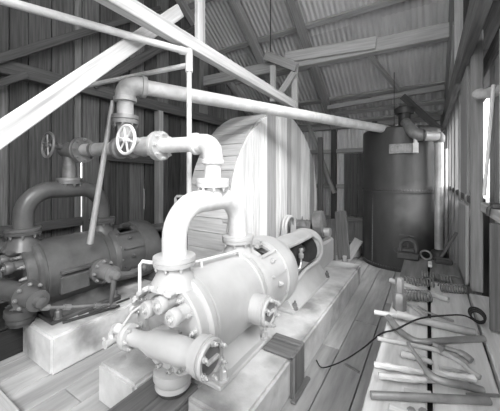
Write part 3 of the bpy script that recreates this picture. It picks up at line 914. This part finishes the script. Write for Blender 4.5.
# fittings on top
MB().lathe((-.37, 5.92, 2.60), (0, 0, 1), [(0, .10), (.22, .10), (.225, .155), (.33, .165), (.36, .12), (.37, 0)], 20).build('vent_cap', 'iron', tk)
f = MB()
f.lathe((-.60, 5.90, 2.545), ld, [(-.02, .095), (.06, .10), (.16, .12), (.22, .10), (.26, .0)], 20)
f.cyl((-.50, 5.98, 2.30), (-.50, 5.98, 2.64), .11, .10, 18)
f.build('inlet_tee', 'iron_mid', tk)
f = MB()
f.tube([(-.34, 5.72, 2.64), (-.28, 5.62, 2.54), (-.20, 5.55, 2.42), (-.12, 5.54, 2.37), (-.04, 5.55, 2.36)], [.085, .09, .10, .10, .085], 18)
f.build('outlet_elbow', 'iron_mid', tk)
MB().tube([(-.06, 5.55, 2.36), (.06, 5.62, 2.35), (.13, 5.66, 2.34)], .085, 18).build('outlet_sleeve', 'galv', tk)
MB().torus((-.06, 5.55, 2.36), (1, .1, 0), .09, .014, 22, 8).build('sleeve_ring', 'iron', tk)
MB().tube([(.155, 5.68, .46), (.155, 5.68, 2.20), (.155, 5.68, 2.28)], .066, 20).build('down_pipe', 'galv', tk)
MB().lathe((.155, 5.68, 2.24), (0, 0, 1), [(0, .07), (.02, .082), (.10, .088), (.17, .05)], 18).build('pipe_elbow', 'iron_mid', tk)
MB().tube([(.262, 5.88, .3), (.262, 5.88, 2.15)], .028, 12).build('thin_pipe', 'galv', tk)
MB().lathe((.155, 5.68, .0), (0, 0, 1), [(0, .14), (.40, .12), (.44, .10), (.46, .066)], 18).build('pipe_foot', 'iron', tk)
# cast plate, letters worn past reading
pn = Vector((-.03, -1, 0)).normalized()
pl = MB().box((-.585, 5.530, 2.075), (-.225, 5.556, 2.245), .006).build('cast_plate', 'iron_mid', tk)
strokes = [(-.565, -.550, 2.10, 2.225), (-.565, -.505, 2.21, 2.225), (-.565, -.515, 2.155, 2.17), (-.565, -.505, 2.10, 2.115),
           (-.48, -.465, 2.10, 2.225), (-.48, -.415, 2.21, 2.225), (-.48, -.415, 2.10, 2.115), (-.43, -.415, 2.10, 2.225),
           (-.39, -.375, 2.10, 2.225), (-.39, -.325, 2.10, 2.115), (-.34, -.325, 2.10, 2.225), (-.295, -.28, 2.10, 2.225), (-.295, -.245, 2.10, 2.115)]
lt = MB()
for a, b, c, d in strokes: lt.box((a, 5.522, c), (b, 5.532, d))
lt.build('raised_letters', 'iron_mid', pl)
MB().box((-.225, 5.50, 2.07), (-.135, 5.56, 2.25), .01).build('valve_box', 'galv', tk)
MB().tube([(-.18, 5.53, 2.2), (-.18, 5.53, 2.40)], .03, 10).build('box_pipe', 'galv', tk)
wire = MB().tube([(-.53, 5.84, 2.63), (-.53, 5.84, 3.6)], .006, 6).build('hanger_wire', 'iron'); tag(wire, 'thin wire holding the end of the long pipe above the tank', 'wire')

# ============================================================ workbench and what lies on it
BZ = .75
wbn = thing('workbench', (.02, 2.0, 0), 'long low plank workbench along the right wall covered with tools', 'workbench')
for xx, ww in ((-.115, .225), (.140, .245)):
    timber('top_plank', (xx, .25, BZ - .025), (xx, 2.93 + xx * .4, BZ - .025), ww, .05, 'bench_wood', wbn)
    timber('top_plank', (xx, 2.935 + xx * .4, BZ - .027), (xx, 3.76, BZ - .027), ww, .05, 'bench_dark', wbn)  # far planks in a darker tone than the near ones
timber('apron', (-.19, .28, BZ - .12), (-.19, 3.72, BZ - .12), .03, .14, 'box_wood', wbn)
timber('bearer', (.0, .3, BZ - .10), (.0, 3.7, BZ - .10), .20, .08, 'subfloor', wbn)
for yy in (.4, 2.0, 3.6):
    for xx in (-.16, .2):
        timber('leg', (xx, yy, 0), (xx, yy, BZ - .06), .08, .08, 'box_wood', wbn, up=(0, 1, 0))

def bar(name, pts, r, m, label, cat, n=12, z=None):
    P = [(p[0], p[1], (p[2] if len(p) > 2 else BZ + (r if not isinstance(r, (list, tuple)) else max(r)) + .001)) for p in pts]
    return tag(MB().tube(P, r, n).build(name, m), label, cat)
def pipe_open(name, p0, p1, r, m, label):
    d = (Vector(p1) - Vector(p0))
    b = MB().lathe(p0, d, [(.0, r * .72), (0, r), (d.length, r), (d.length, r * .72), (d.length - .05, r * .70)], 16)
    b.lathe(p0, d, [(.04, r * .7), (.04, 0)], 16)
    b.lathe(p0, d, [(d.length - .05, r * .7), (d.length - .05, 0)], 16)
    return tag(b.build(name, m), label, 'pipe')
def smooth(pts, k=6):
    pts = [Vector(p) for p in pts]; out = []
    for i in range(len(pts) - 1):
        a = pts[max(i - 1, 0)]; b = pts[i]; c = pts[i + 1]; d = pts[min(i + 2, len(pts) - 1)]
        for q in range(k):
            t = q / k
            out.append(.5 * ((2 * b) + (c - a) * t + (2 * a - 5 * b + 4 * c - d) * t * t + (3 * b - a - 3 * c + d) * t ** 3))
    return out + [pts[-1]]
zz = BZ
bar('bent_pipe', smooth([(-.215, 2.03, zz + .0245), (-.165, 1.93, zz + .0235), (-.10, 1.86, zz + .019), (-.03, 1.845, zz + .018), (.12, 1.96, zz + .018), (.27, 2.07, zz + .018)]), [.022] * 8 + [.017] * 23, 'iron_mid', 'bent grey pipe with a hooked thick end on the bench', 'pipe')
pipe_open('iron_pipe', (-.17, 2.06, zz + .045), (.235, 2.10, zz + .024), .023, 'pipe_grey', 'thick short grey pipe lying above the bent pipe on the bench')
pipe_open('iron_pipe', (-.31, 2.075, zz + .017), (-.02, 2.13, zz + .017), .016, 'pipe', 'thin pale pipe jutting over the left bench edge')
pipe_open('iron_pipe', (-.28, 2.77, zz + .022), (.13, 2.56, zz + .022), .021, 'pipe_grey', 'open-ended pipe lying across the bench below the coil springs')
pipe_open('iron_pipe', (-.205, 1.285, zz + .017), (.215, 1.515, zz + .017), .016, 'iron_mid', 'long straight pipe nearest the camera on the bench')
tg = thing('blacksmith_tongs', (0, 1.8, zz), 'long-handled iron tongs lying in the middle of the bench', 'tongs')
MB().tube(smooth([(-.245, 1.757, zz + .014), (-.10, 1.785, zz + .014), (.032, 1.802, zz + .016), (.10, 1.78, zz + .016), (.15, 1.736, zz + .016), (.17, 1.70, zz + .014), (.205, 1.675, zz + .012)]), .012, 10).build('handle', 'pipe_grey', tg)
MB().tube(smooth([(.02, 1.81, zz + .036), (.10, 1.815, zz + .034), (.155, 1.805, zz + .03), (.185, 1.785, zz + .02)]), [.012] * 10 + [.017] * 9, 10).build('jaw', 'iron_mid', tg)
MB().cyl((.06, 1.80, zz + .004), (.06, 1.80, zz + .052), .014, .014, 10).build('rivet', 'iron_mid', tg)
bar('pry_bar', smooth([(-.088, 1.69, zz + .070), (-.04, 1.59, zz + .062), (-.004, 1.515, zz + .058), (.03, 1.485, zz + .055), (.08, 1.495, zz + .050), (.14, 1.535, zz + .035), (.20, 1.57, zz + .017)]), [.009] * 6 + [.012] * 6 + [.016] * 25, 'iron_mid', 'curved iron pry bar resting on the pile of sticks', 'pry bar')
sticks = [((-.225, 1.50), (-.02, 1.56), .016, 'knotty pale stick at the back of the pile'), ((-.19, 1.41), (-.01, 1.49), .015, 'smooth pale stick at the front left of the pile'),
          ((-.165, 1.455), (.03, 1.535), .013, 'split stick in the middle of the pile'), ((.0, 1.545), (.175, 1.615), .017, 'thick pale stick at the right of the pile'),
          ((-.12, 1.545), (.05, 1.60), .011, 'thin stick at the far side of the pile')]
for i, (a, b, r, lab) in enumerate(sticks):
    mid = ((a[0] + b[0]) / 2 + .008, (a[1] + b[1]) / 2 - .006)
    P = smooth([(a[0], a[1], zz + r + .002 + .012 * (i % 2)), (mid[0], mid[1], zz + r + .008 + .012 * (i % 2)), (b[0], b[1], zz + r + .002 + .012 * (i % 2))], 5)
    o = MB().tube(P, [r * random.uniform(.75, 1.1) for _ in P], 7).build('wood_stick', 'stick', angle=20)
    tag(o, lab + ' on the bench', 'stick', 'sticks on the bench')
tag(MB().box((-.135, 1.17, zz + .001), (-.05, 1.29, zz + .014), .003).build('wood_offcut', 'stick'), 'small flat wood offcut beside the straight pipe', 'offcut')
for i, (x_, y_, lab) in enumerate(((-.055, 1.29, 'left'), (-.015, 1.31, 'right'))):
    tag(MB().lathe((x_, y_, zz), (0, 0, 1), [(0, .017), (.018, .017), (.022, .013), (.022, .0)], 6).build('hex_nut', 'iron_mid'), lab + ' one of two loose hex nuts at the near bench end', 'nut')
tr_ = thing('forked_bracket', (-.08, 2.25, zz), 'pale forked iron bracket lying beside the upright hex fitting', 'bracket')
for pts in ([(-.145, 2.37, zz + .012), (-.105, 2.17, zz + .012)], [(-.105, 2.17, zz + .012), (.0, 2.16, zz + .012)], [(-.145, 2.37, zz + .012), (-.07, 2.29, zz + .014), (.0, 2.16, zz + .014)]):
    MB().tube(pts, .010, 8).build('arm', 'steel', tr_)
bar('thin_rod', [(-.06, 2.30, zz + .030), (.0, 2.255, zz + .02), (.142, 2.24, zz + .008)], .007, 'iron_mid', 'thin dark rod behind the thick pipe on the bench', 'rod', 8)
hx = thing('hex_fitting', (-.17, 2.25, zz), 'upright hexagonal iron fitting standing near the left bench edge', 'fitting')
MB().lathe((-.17, 2.25, zz), (0, 0, 1), [(0, .044), (.10, .044), (.115, .034), (.12, .028)], 6).build('base', 'iron_mid', hx)
MB().lathe((-.17, 2.25, zz + .12), (0, 0, 1), [(0, .026), (.008, .030), (.09, .028), (.105, .024), (.11, .0)], 6).build('head', 'iron_mid', hx)
def spring(p0, p1, R, turns, lab, r=.0055):
    p0, p1 = Vector(p0), Vector(p1)
    d = p1 - p0; a, u, v = frame(d)
    n = int(turns * 12)
    P = [p0 + d * (i / n) + (u * cos(2 * pi * i / 12) + v * sin(2 * pi * i / 12)) * R for i in range(n + 1)]
    tag(MB().tube(P, r, 6).build('coil_spring', 'iron_mid'), lab, 'spring', 'coil springs on the bench')
spring((-.155, 2.43, zz + .044), (.02, 2.50, zz + .044), .038, 9, 'coil spring nearest the upright hex fitting')
spring((-.17, 2.78, zz + .038), (.045, 2.84, zz + .038), .032, 10, 'coil spring lying above the open-ended pipe at the left')
spring((.08, 2.76, zz + .038), (.255, 2.82, zz + .038), .032, 10, 'coil spring lying close to the right wall post')
spring((-.05, 3.05, zz + .036), (.18, 3.02, zz + .036), .030, 11, 'farthest coil spring on the bench')
# smaller odds and ends
rg = MB()
P = smooth([(-.115, 1.665, zz + .02), (-.07, 1.66, zz + .026), (-.03, 1.675, zz + .02), (.02, 1.665, zz + .018)], 4)
rg.tube(P, [.014, .019, .015, .02, .016, .019, .013, .018, .012, .016, .012, .013, .008], 9)
tag(rg.build('oily_rag', 'rag', angle=60), 'twisted oily rag lying beyond the sticks on the bench', 'rag')
tag(MB().prism([(-.085, 1.375), (.015, 1.425), (.01, 1.455), (-.09, 1.415)], 2, zz + .001, zz + .012).build('flat_wedge', 'stick'), 'pale flat wooden wedge beside the pry bar on the bench', 'wedge')
for i, (a, b, lab) in enumerate((((.14, 1.52), (.255, 1.585), 'longer'), ((.15, 1.41), (.245, 1.46), 'shorter'))):
    tag(MB().tube([(a[0], a[1], zz + .008), (b[0], b[1], zz + .008)], .007, 8).build('short_rod', 'iron_mid'), lab + ' of two short rods at the right of the near bench end', 'rod', 'short rods on the bench')
bar('chisel', [(.045, 1.66, zz + .010), (.10, 1.675, zz + .010), (.155, 1.695, zz + .006)], [.010, .010, .004], 'steel', 'small bright chisel below the tongs on the bench', 'chisel', 8)
ch = MB(); rc = random.Random(11)
for i in range(70):
    cx_, cy_, q = rc.uniform(-.2, .24), rc.uniform(1.0, 2.7), rc.uniform(.003, .007)
    an = rc.uniform(0, pi)
    if abs(cx_ - .005) < .02: continue
    ch.add([(cx_ + q * cos(an), cy_ + q * sin(an), zz + .001), (cx_ - q * sin(an) * .6, cy_ + q * cos(an) * .6, zz + .001), (cx_ - q * cos(an), cy_ - q * sin(an), zz + .001), (cx_ + .3 * q, cy_, zz + .004)], [(0, 1, 3), (1, 2, 3), (2, 0, 3), (0, 2, 1)])
tag(ch.build('wood_chips', 'stick'), 'tiny pale wood chips scattered over the bench', 'chips', None, 'stuff')
# pipe vise at the far end
vs = thing('pipe_vise', (-.19, 3.66, zz), 'dark yoke pipe vise with a T-handle on the far bench end', 'vise')
MB().box((-.30, 3.60, zz), (-.08, 3.72, zz + .075), .015).build('base', 'iron', vs)
yk = MB()
yk.tube(smooth([(-.265, 3.66, zz + .05), (-.27, 3.66, zz + .13), (-.25, 3.66, zz + .19), (-.19, 3.66, zz + .215), (-.13, 3.66, zz + .19), (-.11, 3.66, zz + .13), (-.115, 3.66, zz + .05)], 4), .024, 10)
yk.build('yoke', 'iron', vs)
MB().cyl((-.19, 3.66, zz + .10), (-.19, 3.66, zz + .265), .011, .011, 10).build('screw', 'iron', vs)
MB().box((-.25, 3.63, zz + .085), (-.13, 3.69, zz + .12), .006).build('jaw', 'iron', vs)
MB().tube([(-.28, 3.66, zz + .265), (-.13, 3.66, zz + .258)], .008, 8).build('handle', 'iron', vs)
MB().tube(smooth([(-.285, 3.64, zz + .05), (-.33, 3.64, zz + .09), (-.29, 3.64, zz + .13)], 4), .009, 8).build('latch', 'iron', vs)
# things at the far end by the pipe foot
o = MB().torus((-.02, 3.70, zz + .06), (.2, 1, .25), .052, .010, 20, 8).build('pipe_ring', 'iron_mid'); tag(o, 'small iron ring standing beside the vise', 'ring')
o = MB().box((.0, 3.40, zz + .01), (.035, 3.55, zz + .04), .006)
rg = o.build('white_rag', 'white'); tag(rg, 'small white paper scrap at the far end of the bench', 'paper')
o = MB().box((.06, 3.62, zz), (.22, 3.72, zz + .05), .01).build('iron_block', 'iron'); tag(o, 'flat dark iron block at the far end of the bench', 'block')
lone(timber('leaning_stick', (.12, 3.68, zz + .06), (.26, 3.72, zz + .34), .025, .03, 'frame_wood'), 'short dark stick leaning on the wall behind the bench', 'stick')
o = MB().tube(smooth([(.10, 3.22, zz + .008), (.15, 3.18, zz + .012), (.20, 3.24, zz + .008), (.24, 3.20, zz + .01)], 4), .007, 6).build('iron_hook', 'iron_mid'); tag(o, 'small bent iron hook near the wall boards on the bench', 'hook')
# cable
cb = thing('black_cable', (.2, 2.2, zz), 'black cable trailing from a coil on the bench down to the floor', 'cable')
MB().tube(smooth([(.262, 2.24, zz + .03), (.20, 2.22, zz + .065), (.116, 2.155, zz + .075), (-.041, 2.02, zz + .07), (-.161, 1.85, zz + .045), (-.245, 1.88, zz - .02), (-.38, 2.02, .52), (-.55, 2.20, .28), (-.72, 2.36, .08), (-.80, 2.43, .012), (-.86, 2.50, .012)], 6), .005, 8).build('lead', 'black', cb)
for k in range(3):
    MB().torus((.262, 2.25 + k * .012, zz + .06 + .004 * k), (.5, 1, .2), .036 + .004 * k, .006, 22, 8).build('coil', 'black', cb)

# bracket on the sill rail
sb = thing('sill_bracket', (.37, 2.33, 1.48), 'small dark iron bracket on the sill rail at the right edge', 'bracket')
MB().box((.34, 2.31, 1.486), (.42, 2.39, 1.52), .006).build('plate', 'iron', sb)
MB().tube(smooth([(.36, 2.35, 1.50), (.33, 2.34, 1.49), (.325, 2.34, 1.44)], 4), .012, 8).build('hook', 'iron', sb)
# bundle tucked under the plates
rg = MB()
rng = random.Random(3)
vs_ = []; n_, m_ = 18, 12
P = smooth([(.30, 2.78, 2.33), (.38, 2.72, 2.31), (.46, 2.66, 2.32)], 4)
rg.tube(P, [.02, .035, .04, .035, .04, .04, .04, .035, .025], 14)
o = rg.build('sack_bundle', 'rag'); tag(o, 'rolled pale sacking tucked under the wall plates at upper right', 'sacking')

# ============================================================ clutter by the back wall
lone(timber('leaning_plank', (-1.62, 5.45, 0), (-1.72, 5.9, .78), .24, .03, 'frame_wood', up=(0, -1, .5)), 'broad dark plank leaning near the crank end of the machine', 'plank')
bx = thing('wooden_crate', (-1.76, 6.2, 0), 'small grey open crate on the floor left of the tank', 'crate')
for p0, p1, w, h, up in (((-1.94, 6.02, .16), (-1.58, 6.02, .16), .02, .32, (0, 0, 1)), ((-1.94, 6.36, .16), (-1.58, 6.36, .16), .02, .32, (0, 0, 1)), ((-1.95, 6.03, .16), (-1.95, 6.35, .16), .02, .32, (0, 0, 1)), ((-1.57, 6.03, .16), (-1.57, 6.35, .16), .02, .32, (0, 0, 1))):
    timber('side_board', p0, p1, w, h, 'stud_wood', bx, up=up)
timber('bottom_board', (-1.94, 6.19, .012), (-1.58, 6.19, .012), .30, .02, 'stud_wood', bx)
lone(timber('scrap_board', (-1.38, 5.75, .0), (-1.18, 5.98, .40), .18, .02, 'roof_wood', up=(0, -1, .6)), 'pale scrap board propped by the crate left of the tank', 'board')
rg = MB(); 
rg.lathe((-1.34, 6.12, 0), (0, 0, 1), [(0, .13), (.03, .16), (.14, .15), (.22, .10), (.25, .05), (.29, .06), (.29, 0)], 16)
o = rg.build('cloth_sack', 'rag'); tag(o, 'small slumped cloth sack at the foot of the tank', 'sack')
sg = thing('slanted_guard', (-1.28, 4.95, 0), 'slanting plank guard beyond the crank of the near machine', 'guard')
timber('guard_board', (-1.18, 4.80, .30), (-1.33, 5.15, 1.05), .20, .03, 'frame_wood', sg, up=(0, -1, .5))
timber('guard_leg', (-1.24, 5.14, 0), (-1.28, 5.14, .95), .07, .07, 'frame_wood', sg, up=(0, 1, 0))
timber('guard_leg', (-1.15, 4.80, 0), (-1.17, 4.80, .36), .06, .06, 'grey_wood', sg, up=(0, 1, 0))
# ============================================================ floor pieces at the left
lone(timber('step_plank', (-3.6, .66, .03), (-2.42, .66, .03), .30, .06, 'grey_wood'), 'thick grey plank on the floor at the bottom left corner', 'plank')
lone(timber('iron_strap', (-.63, 2.59, .008), (-.50, 2.545, .008), .025, .012, 'iron_mid'), 'short iron strap lying on the floor beside the bench', 'strap')
for i, (a, b, w, lab) in enumerate((((-2.84, 1.27, .345), (-2.70, 1.75, .345), .035, 'straight bar nearest the foundation edge'), ((-2.82, 1.50, .342), (-2.78, 1.92, .342), .022, 'thin bar behind the flat bar'), ((-2.868, 1.42, .345), (-2.855, 1.86, .345), .020, 'thin bar closest to the dark machine'))):
    lone(timber('iron_bar', a, b, w, .018, 'iron'), lab + ' on the far foundation', 'bar', 'bars on the far foundation')
o = MB().lathe((-2.77, 2.0, .331), (0, 0, 1), [(0, .09), (.006, .088), (.008, 0)], 24).build('lid_plate', 'grey_wood'); tag(o, 'round flat lid lying on the far foundation', 'lid')
